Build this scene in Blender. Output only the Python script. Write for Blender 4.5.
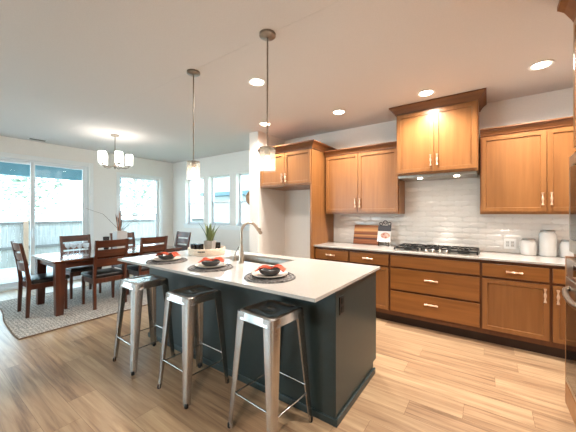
import bpy, bmesh, math, random
from mathutils import Vector, Matrix
random.seed(7)
C = bpy.context.scene.collection
for o in list(bpy.data.objects): bpy.data.objects.remove(o)
PI = math.pi

# ------------------------------------------------------------------ camera, world, light, exposure
cam_d = bpy.data.cameras.new('camera'); cam = bpy.data.objects.new('camera', cam_d); C.objects.link(cam)
cam.location = (0, 0, 1.385); cam.rotation_euler = (PI/2, 0, math.radians(35.4))
cam_d.sensor_width = 36; cam_d.lens = 281/576*36; cam_d.shift_y = -3/576; cam_d.clip_start = 0.02
bpy.context.scene.camera = cam
vs = bpy.context.scene.view_settings
vs.view_transform = 'Standard'; vs.look = 'None'; vs.gamma = 1; vs.use_curve_mapping = False
vs.exposure = 1.1
W = bpy.data.worlds.new('sky'); bpy.context.scene.world = W; W.use_nodes = True
wn = W.node_tree; bgn = wn.nodes['Background']
tc = wn.nodes.new('ShaderNodeTexCoord'); sp = wn.nodes.new('ShaderNodeSeparateXYZ'); rp = wn.nodes.new('ShaderNodeValToRGB')
wn.links.new(tc.outputs['Generated'], sp.inputs[0]); wn.links.new(sp.outputs['Z'], rp.inputs[0]); wn.links.new(rp.outputs[0], bgn.inputs[0])
rp.color_ramp.elements[0].position = 0.0; rp.color_ramp.elements[0].color = (0.78, 0.91, 1, 1)
rp.color_ramp.elements[1].position = 0.7; rp.color_ramp.elements[1].color = (0.55, 0.76, 1, 1)
SKY = 5.6
bgn.inputs[1].default_value = SKY
CAN_W, PEND_W, CHAND_W, HOOD_W = 20.0, 0.9, 1.0, 0.4
WARM = (1.0, 0.92, 0.83)


# ------------------------------------------------------------------ materials
def lin(c):
    return tuple(((v/255)/12.92 if v/255 <= .04045 else ((v/255+.055)/1.055)**2.4) for v in c) + (1,)
def base_mat(name, col, rough=.5, metal=0, spec=.5, coat=0):
    m = bpy.data.materials.new(name); m.use_nodes = True
    p = m.node_tree.nodes['Principled BSDF']
    p.inputs['Base Color'].default_value = lin(col); p.inputs['Roughness'].default_value = rough
    p.inputs['Metallic'].default_value = metal; p.inputs['Specular IOR Level'].default_value = spec
    p.inputs['Coat Weight'].default_value = coat
    return m, m.node_tree, p
def N(nt, t, **kw):
    n = nt.nodes.new(t)
    for k, v in kw.items(): setattr(n, k, v)
    return n
def noisy(name, c1, c2, scale=20, rough=.5, metal=0, spec=.5, bump=0, detail=3, stretch=(1, 1, 1), coat=0, rand=False):
    m, nt, p = base_mat(name, c1, rough, metal, spec, coat)
    t = N(nt, 'ShaderNodeTexCoord'); mp = N(nt, 'ShaderNodeMapping'); mp.inputs['Scale'].default_value = stretch
    nt.links.new(t.outputs['Object'], mp.inputs[0])
    if rand:
        oi = N(nt, 'ShaderNodeObjectInfo'); mu = N(nt, 'ShaderNodeMath', operation='MULTIPLY'); mu.inputs[1].default_value = 37
        nt.links.new(oi.outputs['Random'], mu.inputs[0])
        cb = N(nt, 'ShaderNodeCombineXYZ')
        for i in range(3): nt.links.new(mu.outputs[0], cb.inputs[i])
        nt.links.new(cb.outputs[0], mp.inputs['Location'])
    n = N(nt, 'ShaderNodeTexNoise'); n.inputs['Scale'].default_value = scale; n.inputs['Detail'].default_value = detail
    nt.links.new(mp.outputs[0], n.inputs['Vector'])
    r = N(nt, 'ShaderNodeValToRGB'); r.color_ramp.elements[0].color = lin(c1); r.color_ramp.elements[1].color = lin(c2)
    r.color_ramp.elements[0].position = .3; r.color_ramp.elements[1].position = .7
    nt.links.new(n.outputs['Fac'], r.inputs[0]); nt.links.new(r.outputs[0], p.inputs['Base Color'])
    if bump:
        b = N(nt, 'ShaderNodeBump'); b.inputs['Strength'].default_value = bump; b.inputs['Distance'].default_value = .003
        nt.links.new(n.outputs['Fac'], b.inputs['Height']); nt.links.new(b.outputs[0], p.inputs['Normal'])
    return m
def wood(name, c1, c2, axis='Z', rough=.33):
    s = {'X': (.06, 1, 1), 'Y': (1, .06, 1), 'Z': (1, 1, .06)}[axis]
    return noisy(name, c1, c2, 28, rough, 0, .5, .04, 5, s, .0, True)
def glass(name, tint=(245, 252, 252), frost=0.0):
    m = bpy.data.materials.new(name); m.use_nodes = True; nt = m.node_tree; nt.nodes.clear()
    out = N(nt, 'ShaderNodeOutputMaterial'); tr = N(nt, 'ShaderNodeBsdfTransparent'); tr.inputs[0].default_value = lin(tint)
    gl = N(nt, 'ShaderNodeBsdfGlossy'); gl.inputs['Roughness'].default_value = .02
    lw = N(nt, 'ShaderNodeFresnel'); lw.inputs[0].default_value = 1.45
    ge = N(nt, 'ShaderNodeNewGeometry'); iv = N(nt, 'ShaderNodeMath', operation='SUBTRACT'); iv.inputs[0].default_value = 1; nt.links.new(ge.outputs['Backfacing'], iv.inputs[1])
    fm = N(nt, 'ShaderNodeMath', operation='MULTIPLY'); nt.links.new(lw.outputs[0], fm.inputs[0]); nt.links.new(iv.outputs[0], fm.inputs[1])
    mx = N(nt, 'ShaderNodeMixShader'); nt.links.new(fm.outputs[0], mx.inputs[0]); nt.links.new(tr.outputs[0], mx.inputs[1]); nt.links.new(gl.outputs[0], mx.inputs[2])
    last = mx
    if frost:
        tl = N(nt, 'ShaderNodeBsdfTranslucent'); tl.inputs[0].default_value = (.95, .95, .95, 1)
        m2 = N(nt, 'ShaderNodeMixShader'); m2.inputs[0].default_value = frost
        nt.links.new(mx.outputs[0], m2.inputs[1]); nt.links.new(tl.outputs[0], m2.inputs[2]); last = m2
    nt.links.new(last.outputs[0], out.inputs[0])
    return m
def emis(name, col, s):
    m, nt, p = base_mat(name, col, .5)
    p.inputs['Emission Color'].default_value = lin(col); p.inputs['Emission Strength'].default_value = s
    return m

M = {}
M['paint'] = noisy('wall_paint', (232, 226, 219), (236, 230, 223), 60, .75, bump=.02)
M['ceil'] = noisy('ceiling_paint', (206, 201, 197), (211, 206, 202), 120, .85, bump=.05)
M['trim'] = base_mat('white_trim', (232, 232, 230), .4)[0]
M['vinyl'] = base_mat('white_vinyl', (225, 228, 230), .35)[0]
M['cabV'] = wood('honey_maple_vertical', (128, 83, 44), (143, 96, 54), 'Z')
M['cabH'] = wood('honey_maple_horizontal', (124, 77, 34), (146, 93, 45), 'X')
M['cabin'] = wood('shade_darkened_carcass', (84, 46, 20), (98, 56, 26), 'Z', .45)  # carcass wood darkened so gaps between fronts read as shadow lines
M['crown'] = wood('crown_wood', (100, 58, 28), (116, 70, 34), 'X', .4)
M['toe'] = base_mat('dark_toe_kick', (48, 26, 14), .5)[0]
M['quartz'] = noisy('white_quartz', (168, 162, 156), (178, 173, 167), 90, .12, detail=6)
M['tile'] = noisy('glazed_tile', (229, 224, 217), (234, 229, 223), 8, .15)
M['grout'] = base_mat('grout', (220, 215, 208), .8)[0]
M['teal'] = noisy('dark_teal_paint', (40, 52, 52), (44, 56, 56), 30, .36)
M['black'] = base_mat('black_plastic', (14, 14, 14), .35)[0]
M['iron'] = noisy('black_cast_iron', (22, 21, 20), (30, 29, 28), 60, .45, .3, bump=.1)
M['steel'] = noisy('stainless_steel', (166, 161, 154), (178, 173, 166), 30, .3, 1, stretch=(1, 1, .05))
M['nickel'] = noisy('brushed_nickel', (140, 130, 119), (156, 145, 133), 40, .3, 1)
M['pull'] = base_mat('warm_nickel_pull', (228, 200, 174), .3, .85)[0]
M['gun'] = noisy('brushed_gunmetal', (176, 172, 168), (200, 196, 192), 14, .27, 1, detail=5, stretch=(1, 1, .25))
M['rubber'] = base_mat('black_rubber', (20, 19, 19), .6)[0]
M['walnut'] = wood('dark_walnut_vertical', (66, 34, 22), (96, 52, 34), 'Z', .3)
M['walnutY'] = wood('dark_walnut_length', (66, 34, 22), (100, 54, 35), 'Y', .3)
M['walnutT'] = wood('polished_walnut_top', (66, 34, 22), (100, 54, 35), 'Y', .16)
M['walnutT'].node_tree.nodes['Principled BSDF'].inputs['Coat Weight'].default_value = 1
M['walnutT'].node_tree.nodes['Principled BSDF'].inputs['Coat Roughness'].default_value = .12
M['walnutX'] = wood('dark_walnut_cross', (66, 34, 22), (100, 54, 35), 'X', .3)
M['leather'] = noisy('black_leather', (20, 19, 20), (28, 27, 28), 90, .33, bump=.08)
M['oglass'] = base_mat('dark_oven_glass', (16, 15, 15), .06)[0]
M['winglass'] = glass('window_glass')
M['clear'] = glass('clear_glass', (250, 250, 250))
M['shadeglass'] = glass('bubbled_glass', (250, 248, 244), frost=.10)
M['stemglass'] = glass('stemware_glass', (250, 250, 250), frost=.35)
M['bulb'] = emis('lit_bulb', (255, 226, 190), 9)
M['lens'] = emis('lit_lens', (255, 240, 220), 12)
def frosted():
    m = bpy.data.materials.new('lit_frosted_glass'); m.use_nodes = True; nt = m.node_tree; nt.nodes.clear()
    out = N(nt, 'ShaderNodeOutputMaterial'); tl = N(nt, 'ShaderNodeBsdfTranslucent'); tl.inputs[0].default_value = (.95, .95, .95, 1)
    em = N(nt, 'ShaderNodeEmission'); em.inputs[0].default_value = lin((255, 246, 236)); em.inputs[1].default_value = .45
    tr = N(nt, 'ShaderNodeBsdfTransparent'); m1 = N(nt, 'ShaderNodeMixShader'); m1.inputs[0].default_value = .3
    nt.links.new(tl.outputs[0], m1.inputs[1]); nt.links.new(tr.outputs[0], m1.inputs[2])
    ad = N(nt, 'ShaderNodeAddShader'); nt.links.new(m1.outputs[0], ad.inputs[0]); nt.links.new(em.outputs[0], ad.inputs[1]); nt.links.new(ad.outputs[0], out.inputs[0])
    return m
M['frost'] = frosted()
M['white'] = base_mat('white_ceramic', (218, 216, 212), .25)[0]
M['plate_white'] = base_mat('outlet_white', (246, 246, 244), .3)[0]
M['satin'] = noisy('satin_nickel_tap', (180, 165, 148), (192, 178, 162), 40, .28, 1)
M['stone'] = noisy('stoneware_plate', (205, 192, 180), (216, 204, 192), 50, .35)
M['bowl'] = noisy('charcoal_stoneware', (46, 47, 48), (58, 58, 58), 40, .3)
M['napkin'] = noisy('coral_linen', (172, 60, 34), (192, 82, 50), 60, .8, bump=.2)
M['mat'] = noisy('woven_charcoal', (42, 40, 40), (138, 132, 128), 70, .8, bump=.5)
M['tray'] = noisy('white_woven_rattan', (222, 204, 184), (240, 226, 208), 90, .7, bump=.5)
M['leaf'] = noisy('aloe_leaf', (70, 88, 44), (112, 122, 66), 14, .45, stretch=(1, 1, .3))
M['concrete'] = noisy('grey_concrete', (142, 138, 132), (160, 156, 150), 30, .8, bump=.1)
M['soil'] = noisy('potting_soil', (40, 30, 22), (60, 46, 34), 80, .9)
M['darkglass'] = base_mat('black_glass', (16, 13, 12), .08)[0]
M['wax'] = base_mat('cream_wax', (224, 206, 184), .5)[0]
M['vase'] = noisy('matte_white_vase', (206, 203, 200), (214, 211, 208), 30, .7)
M['smoke'] = base_mat('smoked_glass', (58, 60, 62), .1)[0]
M['twig'] = noisy('dry_twig', (96, 74, 58), (134, 108, 86), 40, .8)
M['pink'] = base_mat('dusty_bud', (176, 122, 96), .8)[0]
M['rugm'] = None
M['acacia'] = None

def plank_floor():
    m, nt, p = base_mat('oak_plank_floor', (200, 160, 120), .3)
    t = N(nt, 'ShaderNodeTexCoord')
    br = N(nt, 'ShaderNodeTexBrick'); br.offset = 0
    br.inputs['Scale'].default_value = 1; br.inputs['Brick Width'].default_value = 1.25; br.inputs['Row Height'].default_value = .185
    br.inputs['Mortar Size'].default_value = .0012; br.inputs['Mortar Smooth'].default_value = .3; br.inputs['Bias'].default_value = 0
    br.inputs['Color1'].default_value = (0, 0, 0, 1); br.inputs['Color2'].default_value = (1, 1, 1, 1); br.inputs['Mortar'].default_value = (.5, .5, .5, 1)
    sx = N(nt, 'ShaderNodeSeparateXYZ'); nt.links.new(t.outputs['Object'], sx.inputs[0])      # every row of planks starts at its own joint
    dv = N(nt, 'ShaderNodeMath', operation='DIVIDE'); dv.inputs[1].default_value = .185; nt.links.new(sx.outputs['Y'], dv.inputs[0])
    fl = N(nt, 'ShaderNodeMath', operation='FLOOR'); nt.links.new(dv.outputs[0], fl.inputs[0])
    wh = N(nt, 'ShaderNodeTexWhiteNoise', noise_dimensions='1D'); nt.links.new(fl.outputs[0], wh.inputs['W'])
    ma = N(nt, 'ShaderNodeMath', operation='MULTIPLY_ADD'); ma.inputs[1].default_value = 1.25; nt.links.new(wh.outputs['Value'], ma.inputs[0]); nt.links.new(sx.outputs['X'], ma.inputs[2])
    cx = N(nt, 'ShaderNodeCombineXYZ'); nt.links.new(ma.outputs[0], cx.inputs['X']); nt.links.new(sx.outputs['Y'], cx.inputs['Y'])
    nt.links.new(cx.outputs[0], br.inputs['Vector'])
    mp = N(nt, 'ShaderNodeMapping'); mp.inputs['Scale'].default_value = (.6, 11, 1); nt.links.new(t.outputs['Object'], mp.inputs[0])
    # shift the grain plank by plank
    ad = N(nt, 'ShaderNodeVectorMath', operation='ADD'); sc = N(nt, 'ShaderNodeVectorMath', operation='SCALE'); sc.inputs['Scale'].default_value = 9
    nt.links.new(br.outputs['Color'], sc.inputs[0]); nt.links.new(mp.outputs[0], ad.inputs[0]); nt.links.new(sc.outputs[0], ad.inputs[1])
    n = N(nt, 'ShaderNodeTexNoise'); n.inputs['Scale'].default_value = 2.2; n.inputs['Detail'].default_value = 6; n.inputs['Roughness'].default_value = .62; n.inputs['Distortion'].default_value = .6
    nt.links.new(ad.outputs[0], n.inputs['Vector'])
    mixf = N(nt, 'ShaderNodeMath', operation='MULTIPLY_ADD'); mixf.inputs[1].default_value = .17; 
    sb = N(nt, 'ShaderNodeMath', operation='MULTIPLY'); sb.inputs[1].default_value = .93
    nt.links.new(n.outputs['Fac'], sb.inputs[0]); nt.links.new(br.outputs['Color'], mixf.inputs[0]); nt.links.new(sb.outputs[0], mixf.inputs[2])
    r = N(nt, 'ShaderNodeValToRGB'); e = r.color_ramp.elements
    e[0].position = .28; e[0].color = lin((108, 82, 62)); e[1].position = .78; e[1].color = lin((190, 163, 129))
    k = e.new(.5); k.color = lin((156, 126, 97))
    nt.links.new(mixf.outputs[0], r.inputs[0])
    mm = N(nt, 'ShaderNodeMixRGB', blend_type='MIX'); mm.inputs[2].default_value = lin((112, 82, 58))
    nt.links.new(br.outputs['Fac'], mm.inputs[0]); nt.links.new(r.outputs[0], mm.inputs[1]); nt.links.new(mm.outputs[0], p.inputs['Base Color'])
    b = N(nt, 'ShaderNodeBump'); b.inputs['Strength'].default_value = .12; b.inputs['Distance'].default_value = .002
    nt.links.new(n.outputs['Fac'], b.inputs['Height']); nt.links.new(b.outputs[0], p.inputs['Normal'])
    return m
def woven_rug():
    m, nt, p = base_mat('woven_rug', (170, 160, 150), .95)
    t = N(nt, 'ShaderNodeTexCoord')
    w = N(nt, 'ShaderNodeTexWave', wave_type='BANDS', bands_direction='Y'); w.inputs['Scale'].default_value = 9; w.inputs['Distortion'].default_value = 9; w.inputs['Detail'].default_value = 4; w.inputs['Detail Scale'].default_value = 5
    n = N(nt, 'ShaderNodeTexNoise'); n.inputs['Scale'].default_value = 45; n.inputs['Detail'].default_value = 4
    nt.links.new(t.outputs['Object'], w.inputs['Vector']); nt.links.new(t.outputs['Object'], n.inputs['Vector'])
    mx = N(nt, 'ShaderNodeMath', operation='MULTIPLY'); nt.links.new(w.outputs['Fac'], mx.inputs[0]); nt.links.new(n.outputs['Fac'], mx.inputs[1])
    r = N(nt, 'ShaderNodeValToRGB'); r.color_ramp.elements[0].color = lin((130, 125, 120)); r.color_ramp.elements[1].color = lin((202, 190, 176)); r.color_ramp.elements[1].position = .5
    nt.links.new(mx.outputs[0], r.inputs[0]); nt.links.new(r.outputs[0], p.inputs['Base Color'])
    b = N(nt, 'ShaderNodeBump'); b.inputs['Strength'].default_value = .8; b.inputs['Distance'].default_value = .006
    nt.links.new(mx.outputs[0], b.inputs['Height']); nt.links.new(b.outputs[0], p.inputs['Normal'])
    return m
def striped_board():
    m, nt, p = base_mat('acacia_strips', (150, 80, 40), .4)
    t = N(nt, 'ShaderNodeTexCoord'); mp = N(nt, 'ShaderNodeMapping'); mp.inputs['Scale'].default_value = (.25, .25, 13)
    nt.links.new(t.outputs['Object'], mp.inputs[0])
    n = N(nt, 'ShaderNodeTexNoise'); n.inputs['Scale'].default_value = 1.3; n.inputs['Detail'].default_value = 2; n.inputs['Distortion'].default_value = .25
    nt.links.new(mp.outputs[0], n.inputs['Vector'])
    r = N(nt, 'ShaderNodeValToRGB'); e = r.color_ramp.elements
    e[0].position = .40; e[0].color = lin((84, 38, 16)); e[1].position = .60; e[1].color = lin((216, 160, 98)); k = e.new(.5); k.color = lin((160, 88, 40))
    nt.links.new(n.outputs['Fac'], r.inputs[0]); nt.links.new(r.outputs[0], p.inputs['Base Color'])
    return m
M['floor'] = plank_floor(); M['rugm'] = woven_rug(); M['acacia'] = striped_board()
M['fence'] = noisy('weathered_cedar', (146, 140, 134), (168, 162, 156), 6, .85, stretch=(4, 4, .4))
M['rail'] = noisy('cedar_rail', (100, 94, 90), (116, 110, 104), 8, .85, stretch=(1, .3, 1))
M['post'] = noisy('cedar_post', (150, 118, 96), (166, 134, 110), 8, .85, stretch=(1, 1, .3))
M['deck'] = noisy('patio_concrete', (165, 165, 163), (178, 178, 176), 12, .85)
M['grass'] = noisy('lawn_green', (120, 132, 96), (150, 158, 124), 30, .95)
M['soffit'] = noisy('blue_grey_soffit', (98, 134, 144), (106, 142, 152), 6, .6)
M['siding'] = noisy('white_siding', (170, 174, 176), (180, 184, 186), 4, .8)
M['eave'] = base_mat('grey_eave', (76, 96, 104), .7)[0]
M['shingle'] = noisy('grey_shingle', (130, 134, 138), (160, 163, 166), 20, .9)
M['foliage'] = noisy('pale_foliage', (108, 122, 108), (160, 170, 154), 6, .9)
M['bark'] = noisy('grey_bark', (150, 138, 128), (176, 164, 152), 12, .9)
M['photo'] = noisy('printed_food_page', (222, 200, 180), (176, 70, 44), 30, .5)
M['slate'] = base_mat('dark_grey_print', (66, 64, 70), .5)[0]
M['paper'] = base_mat('white_page', (232, 230, 226), .6)[0]
M['vent'] = base_mat('vent_metal', (120, 116, 110), .5)[0]
M['ringwood'] = wood('ring_wood', (150, 104, 66), (176, 128, 86), 'Z', .5)

# ------------------------------------------------------------------ mesh builder
class MB:
    def __init__(s): s.bm = bmesh.new()
    def box(s, x0, x1, y0, y1, z0, z1, bev=0, seg=2):
        b = s.bm; vs_ = [b.verts.new((x, y, z)) for x in (x0, x1) for y in (y0, y1) for z in (z0, z1)]
        q = [(0, 1, 3, 2), (4, 6, 7, 5), (0, 4, 5, 1), (2, 3, 7, 6), (0, 2, 6, 4), (1, 5, 7, 3)]
        fs = [b.faces.new([vs_[i] for i in f]) for f in q]
        if bev:
            es = list({e for f in fs for e in f.edges})
            bmesh.ops.bevel(b, geom=es, offset=bev, segments=seg, profile=.5, affect='EDGES')
        return s
    def hexa(s, bot, top, bev=0):       # bottom and top quads, same winding
        b = s.bm; v = [b.verts.new(p) for p in bot] + [b.verts.new(p) for p in top]
        fs = [b.faces.new([v[i] for i in f]) for f in [(3, 2, 1, 0), (4, 5, 6, 7), (0, 1, 5, 4), (1, 2, 6, 5), (2, 3, 7, 6), (3, 0, 4, 7)]]
        if bev:
            es = list({e for f in fs for e in f.edges})
            bmesh.ops.bevel(b, geom=es, offset=bev, segments=2, profile=.5, affect='EDGES')
        return s
    def loft(s, rings, cap=True, closed=False):
        b = s.bm; R = [[b.verts.new(p) for p in r] for r in rings]; n = len(R[0])
        m = len(R) if closed else len(R)-1
        for i in range(m):
            A, B = R[i], R[(i+1) % len(R)]
            for j in range(n):
                k = (j+1) % n; b.faces.new((A[j], A[k], B[k], B[j]))
        if cap and not closed:
            b.faces.new(list(reversed(R[0]))); b.faces.new(R[-1])
        return s
    def lathe(s, prof, c=(0, 0, 0), seg=24, cap=True):
        rings = [[(c[0]+r*math.cos(2*PI*j/seg), c[1]+r*math.sin(2*PI*j/seg), c[2]+z) for j in range(seg)] for r, z in prof]
        return s.loft(rings, cap)
    def tube(s, pts, r, seg=8, cap=True):
        P = [Vector(p) for p in pts]; n = len(P); rr = r if isinstance(r, (list, tuple)) else [r]*n
        t0 = (P[1]-P[0]).normalized(); up = Vector((0, 0, 1)) if abs(t0.z) < .9 else Vector((1, 0, 0))
        u = t0.cross(up).normalized(); rings = []
        for i in range(n):
            t = ((P[min(i+1, n-1)]-P[i]).normalized() + (P[i]-P[max(i-1, 0)]).normalized())
            t = t.normalized() if t.length > 1e-6 else t0
            u = (u - t*u.dot(t)).normalized(); w = t.cross(u)
            rings.append([tuple(P[i] + (u*math.cos(2*PI*j/seg) + w*math.sin(2*PI*j/seg))*rr[i]) for j in range(seg)])
        return s.loft(rings, cap)
    def ball(s, c, r, seg=12, sz=1):
        prof = [(max(r*math.sin(PI*i/8), 1e-4), -r*sz*math.cos(PI*i/8)) for i in range(9)]
        return s.lathe(prof, c, seg)
    def shaker(s, x0, x1, y, z0, z1, t=.02, st=.06, ax='y'):   # shaker door whose front face looks to -Y at y (or -X at x=y when ax='x')
        b = s.bm; n0 = len(b.faces)
        if ax == 'y':
            v = [b.verts.new(p) for p in [(x0, y, z0), (x1, y, z0), (x1, y, z1), (x0, y, z1), (x0, y+t, z0), (x1, y+t, z0), (x1, y+t, z1), (x0, y+t, z1)]]; dv = Vector((0, .012, 0))
        else:
            v = [b.verts.new(p) for p in [(y, x1, z0), (y, x0, z0), (y, x0, z1), (y, x1, z1), (y+t, x1, z0), (y+t, x0, z0), (y+t, x0, z1), (y+t, x1, z1)]]; dv = Vector((.012, 0, 0))
        f = b.faces.new((v[0], v[1], v[2], v[3]))
        for q in [(7, 6, 5, 4), (1, 0, 4, 5), (2, 1, 5, 6), (3, 2, 6, 7), (0, 3, 7, 4)]: b.faces.new([v[i] for i in q])
        bmesh.ops.inset_individual(b, faces=[f], thickness=.003, depth=0)
        for w in f.verts: w.co -= dv*.2
        bmesh.ops.inset_individual(b, faces=[f], thickness=st, depth=0)
        bmesh.ops.inset_individual(b, faces=[f], thickness=.005, depth=0)
        for w in f.verts: w.co += dv
        return s
    def rings(s, x0, x1, y0, y1, prof, l=1, r=1, bk=0):       # crown: rectangles growing by e at height z
        rg = [[(x0-e*l, y0-e, z), (x1+e*r, y0-e, z), (x1+e*r, y1+e*bk, z), (x0-e*l, y1+e*bk, z)] for e, z in prof]
        return s.loft(rg)

def obj(name, mb, mat, parent=None, smooth=None, loc=None):
    """mesh object; coordinates are world ones unless the parent stands elsewhere"""
    bm = mb.bm
    off = Vector(parent.location) if parent else (Vector(loc) if loc else Vector((0, 0, 0)))
    p = parent.parent if parent else None
    while p: off += Vector(p.location); p = p.parent
    if off.length: bmesh.ops.translate(bm, verts=bm.verts, vec=-off)
    bmesh.ops.recalc_face_normals(bm, faces=bm.faces)
    me = bpy.data.meshes.new(name); bm.to_mesh(me); bm.free()
    if isinstance(mat, str): mat = M[mat]
    me.materials.append(mat)
    o = bpy.data.objects.new(name, me); C.objects.link(o)
    if smooth is not None:
        for pl in me.polygons: pl.use_smooth = True
        me.set_sharp_from_angle(angle=math.radians(smooth))
    if parent: o.parent = parent
    elif loc: o.location = loc
    return o
def tag(o, label, cat, group=None, kind=None):
    o['label'] = label; o['category'] = cat
    if group: o['group'] = group
    if kind: o['kind'] = kind
    return o
def thing(name, label, cat, loc=(0, 0, 0), group=None):
    o = bpy.data.objects.new(name, None); C.objects.link(o); o.location = loc; o.empty_display_size = .1
    return tag(o, label, cat, group)
def struct(name, mb, mat, parent=None, smooth=None):
    o = obj(name, mb, mat, parent, smooth)
    if not parent: o['kind'] = 'structure'
    return o
def sgroup(name, loc=(0, 0, 0)):
    o = bpy.data.objects.new(name, None); C.objects.link(o); o.location = loc; o['kind'] = 'structure'; return o
def copy_tree(o, parent=None):
    c = o.copy(); C.objects.link(c)
    if parent: c.parent = parent
    for ch in list(o.children): copy_tree(ch, c)
    return c
def place(root, loc, rz, label, group=None):
    root.location = loc; root.rotation_euler = (0, 0, rz); root['label'] = label
    if group: root['group'] = group
    return root
def lamp(name, kind, loc, power, col, parent=None, **kw):
    l = bpy.data.lights.new(name, kind); l.energy = power; l.color = col
    for k, v in kw.items(): setattr(l, k, v)
    o = bpy.data.objects.new(name, l); C.objects.link(o)
    off = Vector(parent.location) if parent else Vector((0, 0, 0))
    o.location = Vector(loc)-off
    if parent: o.parent = parent
    return o

# ------------------------------------------------------------------ the setting
XL, XR, YK, YD, YB, ZC = -6.98, 1.10, 4.25, 4.42, -4.2, 2.74
T = .16
struct('floor', MB().box(XL-.02, XR+.02, YB-.02, YD+.02, -.12, 0), 'floor')
struct('ceiling', MB().box(XL-T, XR+T, YB-T, YD+T, ZC, ZC+.12), 'ceil')
def wall_x(name, x0, x1, y0, y1, holes, mat='paint'):    # wall along Y
    mb = MB(); hs = sorted(holes); y = y0
    for (a, b, z0, z1) in hs:
        mb.box(x0, x1, y, a, 0, ZC)
        if z0 > 0: mb.box(x0, x1, a, b, 0, z0)
        mb.box(x0, x1, a, b, z1, ZC); y = b
    mb.box(x0, x1, y, y1, 0, ZC)
    return struct(name, mb, mat)
def wall_y(name, y0, y1, x0, x1, holes, mat='paint'):
    mb = MB(); hs = sorted(holes); x = x0
    for (a, b, z0, z1) in hs:
        mb.box(x, a, y0, y1, 0, ZC)
        if z0 > 0: mb.box(a, b, y0, y1, 0, z0)
        mb.box(a, b, y0, y1, z1, ZC); x = b
    mb.box(x, x1, y0, y1, 0, ZC)
    return struct(name, mb, mat)
DOOR = (.62, 2.45, 0, 2.385); WIN4 = (3.06, 4.04, .55, 2.26); UNSEEN_WIN5 = (-2.5, -.5, .35, 2.33)  # last opening is out of view, guessed from floor glare, added to light the room
wall_x('wall_left', XL-T, XL, YB, YD+T, [DOOR, WIN4, UNSEEN_WIN5])
NW = [(-6.415, -5.69, 1.10, 2.265), (-5.49, -4.765, 1.10, 2.265), (-4.555, -3.83, 1.10, 2.265)]
wall_y('wall_dining', YD, YD+T, XL, -3.29, NW)
struct('wall_partition', MB().box(-3.29, -3.095, 3.50, YD+T, 0, ZC), 'paint')
struct('wall_kitchen', MB().box(-3.095, XR+T, YK, YK+T, 0, ZC), 'paint')
struct('wall_right', MB().box(XR, XR+T, YB, YK, 0, ZC), 'paint')
ADDED_WIN = [(-6.2, -3.4, .5, 2.35)]  # invented window out of view, lets daylight fill in from behind the camera
wall_y('wall_rear', YB-T, YB, XL, XR+T, ADDED_WIN)
struct('ceiling_line_1', MB().box(-6.9, .9, 1.652, 1.660, ZC-.0015, ZC), 'ceil')  # thin strip in ceiling colour along the line through the pendants
def bb(name, mb): return struct(name, mb, 'trim')
bb('baseboard_left', MB().box(XL, XL+.014, YB, .53, 0, .11, .003).box(XL, XL+.014, 2.54, YD, 0, .11, .003))
bb('baseboard_dining', MB().box(XL+.014, -3.29, YD-.014, YD, 0, .11, .003))
bb('baseboard_partition', MB().box(-3.304, -3.29, 3.5, YD-.014, 0, .11, .003).box(-3.304, -3.095, 3.486, 3.5, 0, .11, .003))
bb('baseboard_alcove', MB().box(-3.081, -2.13, YK-.014, YK, 0, .11, .003).box(-3.095, -3.081, 3.5, YK, 0, .11, .003))
bb('baseboard_rear', MB().box(XL+.014, XR, YB, YB+.014, 0, .11, .003))
bb('baseboard_right', MB().box(XR-.014, XR, YB+.014, 1.8, 0, .11, .003))

def window_y(n, h, y0, y1, face):       # single-hung window in a wall along X; face = room side y
    a, b, z0, z1 = h; w = sgroup('window_%d' % n, ((a+b)/2, face, z0)); d = 1 if y1 > face else -1
    yo = face + d*.10; yi = face + d*.15; lo, hi = min(yo, yi), max(yo, yi)
    f = .04; mid = (z0+z1)/2-.03
    mb = MB().box(a, a+f, lo, hi, z0, z1, .004).box(b-f, b, lo, hi, z0, z1, .004).box(a+f, b-f, lo, hi, z0, z0+f, .004).box(a+f, b-f, lo, hi, z1-f, z1, .004)
    obj('window_frame', mb, 'vinyl', w)
    s = .022; yl, yh = (lo+.008, lo+.036)
    mb = MB().box(a+f, a+f+s, yl, yh, z0+f, mid).box(b-f-s, b-f, yl, yh, z0+f, mid).box(a+f+s, b-f-s, yl, yh, mid-.04, mid, .003).box(a+f+s, b-f-s, yl, yh, z0+f, z0+f+s)
    obj('lower_sash', mb, 'vinyl', w)
    obj('pane', MB().box(a+f+s, b-f-s, yl+.012, yl+.016, z0+f+s, mid-.04), 'winglass', w)
    obj('pane', MB().box(a+f, b-f, yl+.03, yl+.034, mid, z1-f), 'winglass', w)
    return w
for i, h in enumerate(NW):
    window_y(i+1, h, 0, YD+T, YD)
struct('trim_2', MB().box(-6.485, -3.76, YD-.03, YD+.10, 1.075, 1.10, .004).box(-6.455, -3.79, YD-.018, YD, 1.005, 1.075, .003), 'trim')
for i, h in enumerate(ADDED_WIN): window_y(i+6, h, 0, YB-T, YB)  # added rear window, never in view
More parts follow.
